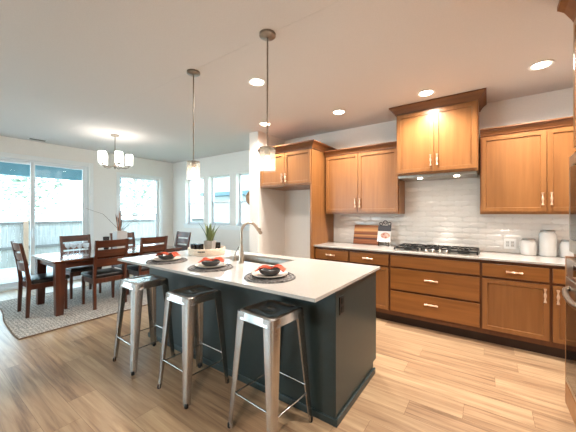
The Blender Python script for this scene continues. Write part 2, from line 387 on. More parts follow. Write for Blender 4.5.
# window in the left wall (along Y)
def window_x(n, h):
    a, b, z0, z1 = h; w = sgroup('window_%d' % n, (XL, (a+b)/2, z0)); f = .045; mid = 1.36
    x0, x1 = XL-.13, XL-.06
    obj('window_frame', MB().box(x0, x1, a, a+f, z0, z1, .004).box(x0, x1, b-f, b, z0, z1, .004).box(x0, x1, a+f, b-f, z0, z0+f, .004).box(x0, x1, a+f, b-f, z1-f, z1, .004), 'vinyl', w)
    s = .025
    obj('lower_sash', MB().box(x0+.03, x0+.06, a+f, a+f+s, z0+f, mid).box(x0+.03, x0+.06, b-f-s, b-f, z0+f, mid).box(x0+.03, x0+.06, a+f+s, b-f-s, mid-.045, mid, .003).box(x0+.03, x0+.06, a+f+s, b-f-s, z0+f, z0+f+s), 'vinyl', w)
    obj('pane', MB().box(x0+.043, x0+.047, a+f+s, b-f-s, z0+f+s, mid-.045), 'winglass', w)
    obj('pane', MB().box(x0+.015, x0+.019, a+f, b-f, mid, z1-f), 'winglass', w)
    c = .07
    obj('window_casing', MB().box(XL, XL+.016, a-c, a, z0-.02, z1+c, .003).box(XL, XL+.016, b, b+c, z0-.02, z1+c, .003).box(XL, XL+.016, a, b, z1, z1+c, .003).box(XL-.06, XL+.04, a-c, b+c, z0-.025, z0, .004), 'trim', w)
window_x(4, WIN4); window_x(5, UNSEEN_WIN5)
# sliding patio door
a, b, z0, z1 = DOOR
d = sgroup('door_1', (XL, (a+b)/2, 0))
f = .05; x0, x1 = XL-.13, XL-.02; mid = 1.535
obj('door_frame', MB().box(x0, x1, a, a+f, 0, z1, .004).box(x0, x1, b-f, b, 0, z1, .004).box(x0, x1, a+f, b-f, z1-.035, z1, .004).box(x0, x1, a+f, b-f, 0, .035, .004), 'vinyl', d)
def slider(ya, yb, xa, xb, handle=False):
    st = .06
    p = obj('door_panel', MB().box(xa, xb, ya, ya+st, .035, z1-.035, .004).box(xa, xb, yb-st, yb, .035, z1-.035, .004).box(xa, xb, ya+st, yb-st, .035, .12, .004).box(xa, xb, ya+st, yb-st, z1-.085, z1-.035, .004), 'vinyl', d)
    obj('pane', MB().box((xa+xb)/2-.003, (xa+xb)/2+.003, ya+st, yb-st, .12, z1-.085), 'winglass', p)
    if handle: obj('door_handle', MB().tube([(xb, ya+.03, .92), (xb+.035, ya+.03, .94), (xb+.035, ya+.03, 1.10), (xb, ya+.03, 1.12)], .009), 'vinyl', p)
slider(a+f, mid+.05, x0+.01, x0+.045); slider(mid-.03, b-f, x0+.055, x0+.09, True)
c = .075
obj('door_casing', MB().box(XL, XL+.016, a-c, a, 0, z1+c, .003).box(XL, XL+.016, b, b+c, 0, z1+c, .003).box(XL, XL+.016, a, b, z1, z1+c, .003), 'trim', d)

# ------------------------------------------------------------------ outdoors
struct('lawn', MB().box(-16, XL-3.3, -8, 14, -.75, -.6).box(XL-3.3, XL-T, 4.6, 14, -.75, -.6).box(XL-T, 4, YD+T, 14, -.75, -.6), 'grass')
struct('patio_slab', MB().box(-10.1, XL-T, -2, 4.4, -.6, -.04, .01), 'deck')
t = thing('patio_cover', 'blue-grey patio roof on a beam outside the sliding door', 'patio cover', (-8.3, 1.2, 2.72))
obj('roof_panel', MB().box(-9.7, XL-T, -2, 4.25, 2.72, 2.80), 'soffit', t)
obj('beam', MB().box(-9.6, -9.45, -2, 4.2, 2.31, 2.72, .005), 'soffit', t)
obj('post', MB().box(-9.59, -9.46, -.6, -.47, -.04, 2.31, .005), 'post', t)
obj('post', MB().box(-9.59, -9.46, 4.0, 4.13, -.04, 2.31, .005), 'soffit', t)
FX = -11.5
t = thing('board_fence', 'weathered pale cedar board fence across the yard behind the patio door', 'fence', (FX, 3, -.6))
mb = MB(); y = -4.0; fh = 1.12
while y < 12:
    mb.box(FX-.06, FX-.04, y, y+.138, -.58, fh+random.uniform(-.004, .004)); y += .142
obj('board_panel', mb, 'fence', t)
for z in (1.04, .29, -.42): obj('rail', MB().box(FX-.04, FX, -4, 12, z, z+.085, .004), 'rail', t)
for y in (-.1, 2.35, 4.8, 7.3, 9.7): obj('post', MB().box(FX, FX+.1, y-.05, y+.05, -.6, fh+.02, .005), 'post', t)
t = thing('board_fence', 'pale cedar board fence beyond the three narrow windows', 'fence', (-7, 12, -.6))
mb = MB(); x = -11.5
while x < 4:
    mb.box(x, x+.138, 12.02, 12.04, -.58, 1.1); x += .142
obj('board_panel', mb, 'fence', t)
for z in (.95, -.3): obj('rail', MB().box(-11.5, 4, 11.98, 12.02, z, z+.085, .004), 'rail', t)
# neighbour's house seen through the narrow windows
t = thing('neighbor_house', 'white-sided house with grey eaves beyond the narrow windows', 'house', (-8, 9.7, -.6))
mb = MB().box(-10.5, -3.0, 8.8, 11.6, -.6, 2.3)
for k in range(14): mb.box(-10.51, -2.99, 8.785, 8.80, -.5+k*.2, -.5+k*.2+.19)
obj('house_wall', mb, 'siding', t)
obj('eave', MB().box(-10.9, -2.6, 8.25, 12.0, 2.14, 2.3, .01), 'eave', t)
obj('house_roof', MB().hexa([(-10.9, 8.25, 2.3), (-2.6, 8.25, 2.3), (-2.6, 12, 2.3), (-10.9, 12, 2.3)], [(-10.4, 10.0, 3.7), (-3.1, 10.0, 3.7), (-3.1, 10.3, 3.7), (-10.4, 10.3, 3.7)]), 'shingle', t)
wf = obj('house_window', MB().box(-8.2, -7.0, 8.76, 8.8, .9, 1.72, .01), 'vinyl', t)
obj('pane', MB().box(-8.12, -7.08, 8.752, 8.762, .98, 1.64), 'smoke', wf)
# trees over the fence
def tree(x, y, h, r, label):
    t = thing('tree', label, 'tree', (x, y, -.6), 'trees beyond the fence')
    tr = MB().tube([(x, y, -.6), (x+.1, y, h*.35), (x-.05, y+.1, h*.75)], [.16, .11, .04], 8)
    for k in range(7):
        a = k*2.4; z = h*(.3+.06*k); tr.tube([(x, y, z), (x+r*.6*math.cos(a), y+r*.6*math.sin(a), z+.5)], [.04, .012], 6)
    obj('trunk', tr, 'bark', t)
    lf = MB()
    for k in range(900):
        u = Vector((random.gauss(0, 1), random.gauss(0, 1), random.gauss(0, 1))).normalized()*(random.random()**.4)
        c = Vector((x, y, h*.62)) + Vector((u.x*r, u.y*r, u.z*h*.38)); s = random.uniform(.08, .16)
        q = Matrix.Rotation(random.uniform(0, 6.28), 3, 'Z') @ Matrix.Rotation(random.uniform(0, 3.1), 3, 'X')
        lf.bm.faces.new([lf.bm.verts.new(c + q @ Vector(p)) for p in [(-s, 0, 0), (0, -s*.45, .02), (s, 0, 0), (0, s*.45, .02)]])
    obj('foliage', lf, 'foliage', t)
for (x, y, h, r, l) in [(-14.5, -.6, 5.2, 1.5, 'pale leafy tree over the fence, left pane of the patio door'),
                        (-15.0, 3.2, 4.6, 1.5, 'pale leafy tree over the fence, right pane of the patio door'),
                        (-14.4, 7.0, 4.9, 1.5, 'pale leafy tree over the fence, seen in the tall side window')]:
    tree(x, y, h, r, l)

# ------------------------------------------------------------------ kitchen run on the back wall
YF, YC = 3.612, 3.585           # door faces, counter edge
def pull(parent, c, axis, L=.115, d=(0, -1, 0)):
    """bar pull with two posts and round collars"""
    c = Vector(c); d = Vector(d); a = Vector({'x': (1, 0, 0), 'y': (0, 1, 0), 'z': (0, 0, 1)}[axis]); b = c + d*.028
    mb = MB(); n = 12
    n = 16; pts = [b + a*(L*(i/n-.5)*1.15) for i in range(n+1)]
    rr = [.0065 + .0055*abs(math.cos(PI*2*i/n))**2 for i in range(n+1)]
    mb.tube(pts, rr, 10)
    for s in (-1, 1): mb.tube([c + a*L*.4*s, b + a*L*.4*s], [.007, .005], 8)
    return obj('handle', mb, 'pull', parent, 40)
def base_cab(x0, x1, label, hinge, fronts='dd', left_end=False):
    t = thing('base_cabinet', label, 'cabinet', ((x0+x1)/2, 3.93, 0), 'base cabinets on the back wall')
    obj('cabinet_body', MB().box(x0, x1, YF+.02, YK-.003, .11, .893), 'cabin', t)
    obj('toe_kick', MB().box(x0, x1, YF+.088, YF+.10, 0, .11), 'toe', t)
    g = .012
    if fronts == 'dd':
        dr = obj('drawer', MB().box(x0+g, x1-g, YF, YF+.02, .722, .858, .003), 'cabH', t)
        pull(dr, ((x0+x1)/2, YF, .79), 'x')
        do = obj('door', MB().shaker(x0+g, x1-g, YF, .165, .698), 'cabV', t)
        hx = x1-.045 if hinge == 'l' else x0+.045
        pull(do, (hx, YF, .60), 'z')
    else:
        for i, (a, b) in enumerate([(.722, .858), (.44, .698), (.165, .415)]):
            dr = obj('drawer', MB().box(x0+g, x1-g, YF, YF+.02, a, b, .003), 'cabH', t)
            if i: pull(dr, ((x0+x1)/2, YF, (a+b)/2+.03), 'x', .12)
    return t
base_cab(-2.085, -1.545, 'honey wood base cabinet at the left end, against the tall end panel', 'l')
base_cab(-1.545, -1.005, 'honey wood base cabinet partly hidden by the island corner', 'r')
base_cab(-1.005, -.058, 'honey wood three-drawer base cabinet directly under the gas cooktop', 'l', 'ddd')
base_cab(-.058, .49, 'honey wood base cabinet with drawer and door right of the cooktop', 'l')
base_cab(.49, 1.095, 'honey wood corner base cabinet half hidden by the oven tower', 'r')
tag(obj('countertop', MB().box(-2.085, XR-.001, YC, YK-.001, .893, .914, .003), 'quartz', loc=(-.5, 3.92, .893)), 'white quartz countertop along the back wall', 'countertop')

# backsplash of elongated raised hexagons
def backsplash():
    hw, hh, pt = .10, .035, .03
    mb = MB(); b = mb.bm
    def clip(x, z): 
        if not (-2.07 < x-hw and x+hw < 1.095): return False
        top = 1.82 if (-.96 < x-hw*.9 and x+hw*.9 < -.075) else 1.368
        return z-hh > .914 and z+hh < top
    row = 0; z = .914+hh+.001
    while z < 1.83:
        x = -2.07+hw+(0 if row % 2 == 0 else (hw-pt/2))
        while x < 1.1:
            if clip(x, z):
                g = .0015
                out = [(x-hw+g, z), (x-hw+pt, z-hh+g), (x+hw-pt, z-hh+g), (x+hw-g, z), (x+hw-pt, z+hh-g), (x-hw+pt, z+hh-g)]
                tx, tz = random.uniform(-.0008, .0008), random.uniform(-.0012, .0012)
                o = [b.verts.new((p, YK-.008, q)) for p, q in out]
                bk = [b.verts.new((p, YK-.001, q)) for p, q in out]
                inn = [b.verts.new((x+(p-x)*.72, YK-.0125+tx*(p-x)/hw+tz*(q-z)/hh, z+(q-z)*.5)) for p, q in out]
                for i in range(6):
                    k = (i+1) % 6; b.faces.new((o[i], o[k], inn[k], inn[i])); b.faces.new((bk[i], bk[k], o[k], o[i]))
                b.faces.new(inn)
            x += 2*hw-pt + .0
        z += 2*hh; row += 1
    t = sgroup('wall_backsplash', (-.5, YK, .914))
    obj('grout', MB().box(-2.085, 1.095, YK-.005, YK, .914, 1.372).box(-.965, -.072, YK-.005, YK, 1.372, 1.83), 'grout', t)
    obj('tiles', mb, 'tile', t)
backsplash()

# upper cabinets
def upper(x0, x1, yf, z0, z1, label, split=None, crown=(.062, .075), cl=1, cr=1, hz=None, name='wall_cabinet', ze=None):
    t = thing(name, label, 'cabinet', ((x0+x1)/2, YK-.15, z0), 'wall cabinets of honey wood')
    obj('cabinet_body', MB().box(x0, x1, yf+.02, YK-.006, z0, z1), 'cabV', t)
    sp_ = split if split else (x0+x1)/2; g = .014
    for s, (a, b) in enumerate([(x0+g, sp_-.004), (sp_+.004, x1-g)]):
        do = obj('door', MB().shaker(a, b, yf, z0+.028, z1-.016), 'cabV', t)
        pull(do, (b-.03 if s == 0 else a+.03, yf, (hz or z0+.16)), 'z')
    e, h = crown
    obj('crown_molding', MB().rings(x0, x1, yf+.02, YK-.006, [(.004, z1), (.012, z1), (.014, z1+.012), (e*.55, z1+h*.55), (e*.92, z1+h*.82), (e, z1+h*.84), (e, z1+h)], cl, cr), 'crown', t)
    return t
upper(-2.07, -.966, 3.91, 1.372, 2.265, 'honey wood double-door wall cabinet above the cutting board', -1.535, cl=0, cr=0)
upper(-.072, 1.095, 3.91, 1.372, 2.262, 'honey wood double-door wall cabinet above the white canisters', .497, cl=0, cr=0)
upper(-.962, -.086, 3.76, 1.862, 2.645, 'tallest honey wood double-door cabinet, above the cooktop and hood', -.524, crown=(.075, .09), name='hood_cabinet')
upper(-3.085, -2.095, 3.53, 1.80, 2.335, 'honey wood double-door cabinet bridging the empty refrigerator alcove', -2.58, crown=(.075, .10), cl=0, cr=1, name='bridge_cabinet', hz=1.93)
tag(obj('cabinet_end_panel', MB().box(-2.117, -2.087, 3.53, YK, 0, 1.80, .002), 'cabV', loc=(-2.1, 3.9, 0)), 'tall honey wood end panel between refrigerator alcove and countertop', 'cabinet panel')
# hood insert
t = thing('range_hood', 'slim stainless hood insert with two lit lamps above the cooktop', 'range hood', (-.524, 4.0, 1.82))
obj('hood_body', MB().box(-.945, -.10, 3.80, YK-.02, 1.828, 1.862, .004), 'steel', t)
obj('grease_filter', MB().box(-.86, -.19, 3.93, 4.18, 1.824, 1.83, .002), 'steel', t)
for x in (-.70, -.62, -.30):
    if x == -.62: continue
    obj('hood_lamp', MB().lathe([(.028, 0), (.028, .012)], (x, 3.87, 1.818), 16), 'lens', t)
    lamp('hood_light', 'SPOT', (x, 3.87, 1.81), HOOD_W, WARM, t, spot_size=2.4, spot_blend=.5, shadow_soft_size=.03)

# gas cooktop
t = thing('gas_cooktop', 'stainless five-burner gas cooktop with black cast-iron grates', 'cooktop', (-.525, 3.92, .914))
obj('cooktop_plate', MB().box(-.975, -.075, 3.66, 4.17, .914, .926, .004), 'steel', t)
for (x0, x1) in [(-.965, -.68), (-.67, -.38), (-.37, -.085)]:
    y0 = 3.675 if x0 != -.67 else 3.76
    g = MB(); h = .962; r = .007
    for yy in (y0, 4.155): g.box(x0, x1, yy-r, yy+r, h-.016, h, .003)
    for xx in (x0+r, x1-r): g.box(xx-r, xx+r, y0, 4.155, h-.016, h, .003)
    for xx in (x0+.09, (x0+x1)/2, x1-.09): g.box(xx-r*.8, xx+r*.8, y0, 4.155, h-.012, h+.004, .002)
    g.box(x0, x1, (y0+4.155)/2-r, (y0+4.155)/2+r, h-.012, h+.004, .002)
    for xx in (x0+r, x1-r):
        for yy in (y0, 4.155): g.box(xx-.008, xx+.008, yy-.008, yy+.008, .926, h-.01)
    obj('grate', g, 'iron', t)
for (x, y, r) in [(-.825, 3.79, .04), (-.825, 4.04, .05), (-.525, 3.97, .06), (-.225, 3.79, .05), (-.225, 4.04, .04)]:
    b = obj('burner', MB().lathe([(r*1.2, 0), (r*1.2, .008), (r, .012), (r, .02), (r*.7, .026)], (x, y, .926), 20), 'iron', t, 40)
for k in range(5):
    x = -.675+k*.075
    obj('knob', MB().lathe([(.021, 0), (.021, .006), (.017, .01), (.015, .03), (.012, .033)], (x, 3.70, .926), 16), 'steel', t, 40)

# countertop items
def leaned(z, y0, slope): return y0 + slope*(z-.914)
t = thing('cutting_board', 'striped acacia cutting board leaning on the backsplash', 'cutting board', (-1.52, 4.15, .914))
x0, x1, z0, z1 = -1.70, -1.30, .914, 1.20
yb = lambda z: 4.155 + (z-.914)*.24
obj('board', MB().hexa([(x0, yb(z0)-.03, z0), (x1, yb(z0)-.03, z0), (x1, yb(z0), z0), (x0, yb(z0), z0)], [(x0, yb(z1)-.03, z1), (x1, yb(z1)-.03, z1), (x1, yb(z1), z1), (x0, yb(z1), z1)], .006), 'acacia', t)
# wire easel with a page
ex, ey = -1.205, 4.03
t = thing('wire_easel', 'black wrought-iron easel with scrolled top holding a recipe page', 'easel', (ex, ey, .914))
def yl(z): return ey + (z-.914)*.28
mb = MB()
for s in (-1, 1):
    mb.tube([(ex+s*.07, yl(.914)-.01, .914), (ex+s*.07, yl(1.22), 1.22)], .005)
    mb.tube([(ex+s*.06, yl(.99), .965), (ex+s*.06, yl(.955)-.05, .955), (ex+s*.06, yl(.955)-.055, .975)], .004)
mb.tube([(ex-.07, yl(.96), .96), (ex+.07, yl(.96), .96)], .004)
mb.tube([(ex-.07, yl(1.20), 1.20), (ex+.07, yl(1.20), 1.20)], .004)
mb.tube([(ex, yl(1.1), 1.1), (ex, ey+.13, .914)], .005)
obj('frame', mb, 'iron', t, 60)
def ring(cx, cz, r, tk=.006):
    return [(cx+r*math.cos(a*PI/8), yl(cz), cz+r*math.sin(a*PI/8)) for a in range(17)]
for (cx, cz, r) in [(ex-.06, 1.228, .022), (ex, 1.25, .026), (ex+.06, 1.228, .022)]:
    obj('scroll', MB().tube(ring(cx, cz, r), .005, 6), 'iron', t, 60)
t2 = thing('recipe_page', 'white recipe page with dark header and food picture on the easel', 'recipe page', (ex, ey-.02, .98))
def slab(xa, xb, za, zb, th, fr):
    return MB().hexa([(xa, yl(za)-fr, za), (xb, yl(za)-fr, za), (xb, yl(za)-fr+th, za), (xa, yl(za)-fr+th, za)], [(xa, yl(zb)-fr, zb), (xb, yl(zb)-fr, zb), (xb, yl(zb)-fr+th, zb), (xa, yl(zb)-fr+th, zb)])
obj('page', slab(ex-.092, ex+.092, .976, 1.205, .006, .012), 'paper', t2)
obj('header', slab(ex-.092, ex+.092, 1.125, 1.206, .002, .014), 'slate', t2)
pm = MB(); n = 20
zc = 1.065
ringp = [(ex+.018+.066*math.cos(2*PI*i/n), zc+.042*math.sin(2*PI*i/n)) for i in range(n)]
pm.loft([[(p, yl(q)-.012, q) for p, q in ringp], [(p, yl(q)-.0145, q) for p, q in ringp]])
obj('food_picture', pm, 'photo', t2)
# canisters
for (x, y, r, h, l) in [(.375, 4.155, .072, .165, 'short white ceramic canister left of the tall one'), (.535, 4.155, .073, .262, 'tall white ceramic canister between two short ones'), (.70, 4.155, .072, .165, 'short white ceramic canister nearest the oven tower')]:
    t = thing('canister', l, 'canister', (x, y, .914), 'white canisters on the countertop')
    obj('jar', MB().lathe([(r-.01, 0), (r-.002, .004), (r, .02), (r, h-.03), (r-.004, h-.014), (r-.016, h), (r-.02, h)], (x, y, .914), 32), 'white', t, 35)
    li = obj('lid', MB().lathe([(r-.014, h+.0005), (r-.010, h+.004), (r-.010, h+.014), (r-.018, h+.02), (r-.04, h+.022)], (x, y, .914), 32), 'steel', t, 35)
# outlets
def outlet(x, z, label, gangs=2):
    t = thing('wall_outlet', label, 'outlet', (x, YK-.02, z), 'wall outlets in the backsplash')
    w = .035+.023*(gangs-1)
    obj('cover_plate', MB().box(x-w, x+w, YK-.022, YK-.0135, z-.06, z+.06, .003), 'plate_white', t)
    for g in range(gangs):
        cx = x + (g-(gangs-1)/2)*.046
        r = obj('receptacle', MB().box(cx-.017, cx+.017, YK-.025, YK-.0215, z-.035, z+.035, .002), 'white', t)
        for s in (-1, 1):
            obj('slot', MB().box(cx-.008, cx-.005, YK-.026, YK-.0248, z+s*.018-.006, z+s*.018+.006).box(cx+.005, cx+.008, YK-.026, YK-.0248, z+s*.018-.006, z+s*.018+.006), 'black', r)
outlet(.215, 1.02, 'white double outlet plate left of the canisters')

# ------------------------------------------------------------------ oven tower on the right wall
y0, y1 = 1.74, 2.52; XE = XR-.002; XF = .448; ym = (y0+y1)/2
t = thing('oven_tower', 'tall honey wood cabinet housing the oven and microwave at right edge', 'cabinet', (.78, ym, 0))
obj('base_box', MB().box(XF, XE, y0, y1, .11, .30), 'cabV', t)
for ya in (y0, y1-.02): obj('side_panel', MB().box(XF, XE, ya, ya+.02, .30, 1.775), 'cabV', t)
obj('shelf', MB().box(XF, 1.07, y0+.02, y1-.02, 1.108, 1.134), 'cabV', t)
obj('back_panel', MB().box(1.072, XE, y0+.02, y1-.02, .30, 1.775), 'cabV', t)
obj('upper_box', MB().box(XF+.02, XE, y0, y1, 1.775, 2.62), 'cabV', t)
obj('face_frame', MB().box(.408, XF, y0, y0+.04, .165, 1.108, .002).box(.408, XF, y1-.03, y1, .165, 1.108, .002).box(.408, XF, y0+.04, y1-.03, .165, .30, .002), 'cabV', t)
obj('toe_kick', MB().box(.50, .512, y0, y1, 0, .11), 'toe', t)
for (a, b) in [(y0+.015, ym-.004), (ym+.004, y1-.002)]:
    do = obj('door', MB().shaker(a, b, XF, 1.80, 2.60, ax='x'), 'cabV', t)
    pull(do, (XF, b-.03 if a < 2 else a+.03, 1.93), 'z', d=(-1, 0, 0))
obj('crown_molding', MB().loft([[(XF-e, y0-e, z), (XE, y0-e, z), (XE, y1, z), (XF-e, y1, z)] for e, z in [(.002, 2.60), (.010, 2.62), (.045, 2.68), (.07, 2.70), (.078, 2.705), (.078, 2.73)]]), 'crown', t)
t = thing('wall_oven', 'stainless wall oven with bowed handle low in the oven tower', 'oven', (.75, ym, .31))
obj('oven_body', MB().box(.44, 1.06, y0+.045, y1-.035, .305, 1.10), 'steel', t)
do = obj('oven_door', MB().box(.405, .44, y0+.045, y1-.034, .31, .985, .006), 'steel', t)
obj('oven_window', MB().box(.402, .406, y0+.08, y1-.06, .35, .86, .002), 'oglass', do)
cp = obj('control_panel', MB().box(.408, .44, y0+.045, y1-.034, .99, 1.10, .004), 'steel', t)
obj('display', MB().box(.405, .409, ym-.17, ym+.17, 1.01, 1.08, .001), 'oglass', cp)
n = 16; ha, hb = y0+.12, y1-.13; pts = [(.405-.042*(math.sin(PI*i/n)**.4 if 0 < i < n else 0), ha+(hb-ha)*i/n, .925-.02*math.sin(PI*i/n)) for i in range(n+1)]
obj('door_handle', MB().tube(pts, .015, 12), 'nickel', do, 50)
t = thing('microwave', 'stainless trimmed built-in microwave above the wall oven', 'microwave', (.75, ym, 1.14))
obj('microwave_body', MB().box(.47, 1.0, y0+.03, y1-.03, 1.138, 1.765), 'black', t)
obj('trim_frame', MB().box(.426, .447, y0+.022, y0+.08, 1.138, 1.745, .004).box(.426, .447, y1-.06, y1-.003, 1.138, 1.745, .004).box(.426, .447, y0+.08, y1-.06, 1.138, 1.215, .004).box(.426, .447, y0+.08, y1-.06, 1.68, 1.745, .004), 'steel', t)
md = obj('microwave_door', MB().box(.42, .47, y0+.085, y1-.065, 1.22, 1.675, .004), 'oglass', t)
obj('door_handle', MB().tube([(.42, ym-.2, 1.28), (.392, ym-.2, 1.30), (.392, ym-.2, 1.58), (.42, ym-.2, 1.60)], .010, 10), 'nickel', md, 50)

# ------------------------------------------------------------------ island
t = thing('kitchen_island', 'dark teal kitchen island base under the white quartz top', 'island', (-1.95, 2.06, 0))
IX0, IX1, IY0, IY1 = -3.09, -.806, 1.668, 2.478
mb = MB().box(IX0, IX1, IY0, IY0+.02, .02, .893).box(IX0, IX0+.02, IY0+.02, IY1, .02, .893).box(IX1-.02, IX1, IY0+.02, IY1, .1, .893).box(IX1-.02, IX1, IY0+.02, 2.40, 0, .1)
mb.box(IX0+.02, IX1-.02, IY1-.02, IY1, .11, .893).box(IX0+.02, IX1-.02, 2.38, 2.40, 0, .11)
obj('body_panels', mb, 'teal', t)
obj('corner_post', MB().box(IX1-.09, IX1+.004, IY0-.004, IY0+.03, .05, .892, .002), 'teal', t)
obj('base_molding', MB().box(IX0-.013, IX1+.016, IY0-.012, IY0, 0, .05, .005).box(IX1, IX1+.016, IY0, 2.42, 0, .05, .005).box(IX0-.013, IX0, IY0, 2.42, 0, .05, .005), 'teal', t)
for k in range(4):
    w = (IX1-IX0-.08)/4; a = IX0+.04+k*w
    do = obj('door', MB().box(a+.004, a+w-.004, IY1, IY1+.02, .13, .865, .003), 'teal', t)
    obj('handle', MB().tube([(a+w/2-.05, IY1+.02, .78), (a+w/2-.05, IY1+.045, .78), (a+w/2+.05, IY1+.045, .78), (a+w/2+.05, IY1+.02, .78)], .005), 'pull', do)
# top with a sink cut-out
TX0, TX1, TY0, TY1 = -3.115, -.772, 1.345, 2.492
SX0, SX1, SY0, SY1 = -2.27, -1.57, 1.985, 2.33
def slab_hole():
    mb = MB(); b = mb.bm
    o = [(TX0, TY0), (TX1, TY0), (TX1, TY1), (TX0, TY1)]; i = [(SX0, SY0), (SX1, SY0), (SX1, SY1), (SX0, SY1)]
    V = {}
    for nm, L in (('o', o), ('i', i)):
        for z in (.893, .912): V[nm, z] = [b.verts.new((x, y, z)) for x, y in L]
    e = .0025
    tp = [b.verts.new((x+(e if x == TX0 else -e), y+(e if y == TY0 else -e), .9145)) for x, y in o]
    for k in range(4):
        m = (k+1) % 4
        b.faces.new((V['o', .893][k], V['o', .893][m], V['o', .912][m], V['o', .912][k]))
        b.faces.new((V['o', .912][k], V['o', .912][m], tp[m], tp[k]))
    ti = [b.verts.new((x, y, .9145)) for x, y in i]
    for k in range(4):
        m = (k+1) % 4
        b.faces.new((tp[k], tp[m], ti[m], ti[k]))
        b.faces.new((ti[k], ti[m], V['i', .893][m], V['i', .893][k]))
        b.faces.new((V['o', .893][m], V['o', .893][k], V['i', .893][k], V['i', .893][m]))
    for v in V['i', .912]: b.verts.remove(v)
    return mb
tag(obj('island_countertop', slab_hole(), 'quartz', loc=(-1.95, 1.91, .893)), 'white quartz island top with overhang on the stool side', 'countertop')
t = thing('sink', 'stainless undermount sink set into the island top', 'sink', (-1.885, 2.17, .68))
mb = MB(); a = .012
mb.loft([[(x, y, z) for x, y in [(SX0-e, SY0-e), (SX1+e, SY0-e), (SX1+e, SY1+e), (SX0-e, SY1+e)]] for e, z in [(.02, .893), (.0, .893), (-.006, .86), (-.012, .70), (-.035, .682)]], cap=False)
b = mb.bm; b.verts.ensure_lookup_table(); b.faces.new(list(b.verts)[-4:])
obj('basin', mb, 'steel', t)
obj('drain', MB().lathe([(.04, .684), (.04, .688), (.03, .689), (.012, .686)], (-1.885, 2.2, 0), 20), 'nickel', t)
# faucet
fx, fy = -1.90, 1.91
t = thing('kitchen_faucet', 'tall brushed nickel gooseneck faucet on the island beside the sink', 'faucet', (fx, fy, .9145))
ux, uy = .13, .99
def fp(d, z): return (fx+ux*d, fy+uy*d, z)
obj('faucet_body', MB().lathe([(.027, 0), (.027, .012), (.024, .02), (.023, .09), (.018, .14), (.0145, .17)], (fx, fy, .9145), 20), 'satin', t, 40)
R = .098; zc = 1.195
pts = [fp(0, 1.08), fp(0, 1.14), fp(0, zc)] + [fp(R-R*math.cos(k*PI/10), zc+R*math.sin(k*PI/10)) for k in range(1, 9)]
obj('gooseneck', MB().tube(pts, .0135, 12), 'satin', t, 60)
e = Vector(pts[-1]); dd = (Vector(pts[-1])-Vector(pts[-2])).normalized()
sh = obj('spray_head', MB().tube([tuple(e), tuple(e+dd*.03), tuple(e+dd*.10), tuple(e+dd*.105)], [.014, .016, .019, .015], 14), 'satin', t, 40)
q = e+dd*.055 + Vector((ux*.017, uy*.017, .004))
obj('spray_button', MB().ball(tuple(q), .009, 10, 1.6), 'black', sh, 60)
t = thing('faucet_lever', 'small nickel lever control standing left of the gooseneck faucet', 'faucet lever', (-2.03, 1.95, .9145))
obj('lever_base', MB().lathe([(.024, 0), (.024, .01), (.019, .016), (.017, .045), (.010, .05)], (-2.03, 1.95, .9145), 18), 'nickel', t, 40)
obj('lever_arm', MB().tube([(-2.03, 1.95, .955), (-2.02, 1.956, 1.0), (-1.99, 1.97, 1.055)], [.008, .006, .005], 8), 'nickel', t, 50)
# outlet on the island end
t = thing('island_outlet', 'black outlet on the right end of the island', 'outlet', (IX1, 1.755, .765))
pl = obj('cover_plate', MB().box(IX1, IX1+.007, 1.718, 1.792, .705, .825, .002), 'black', t)
for s in (-1, 1): obj('receptacle', MB().box(IX1+.007, IX1+.010, 1.738, 1.772, .765+s*.03-.02, .765+s*.03+.02, .002), 'rubber', t)

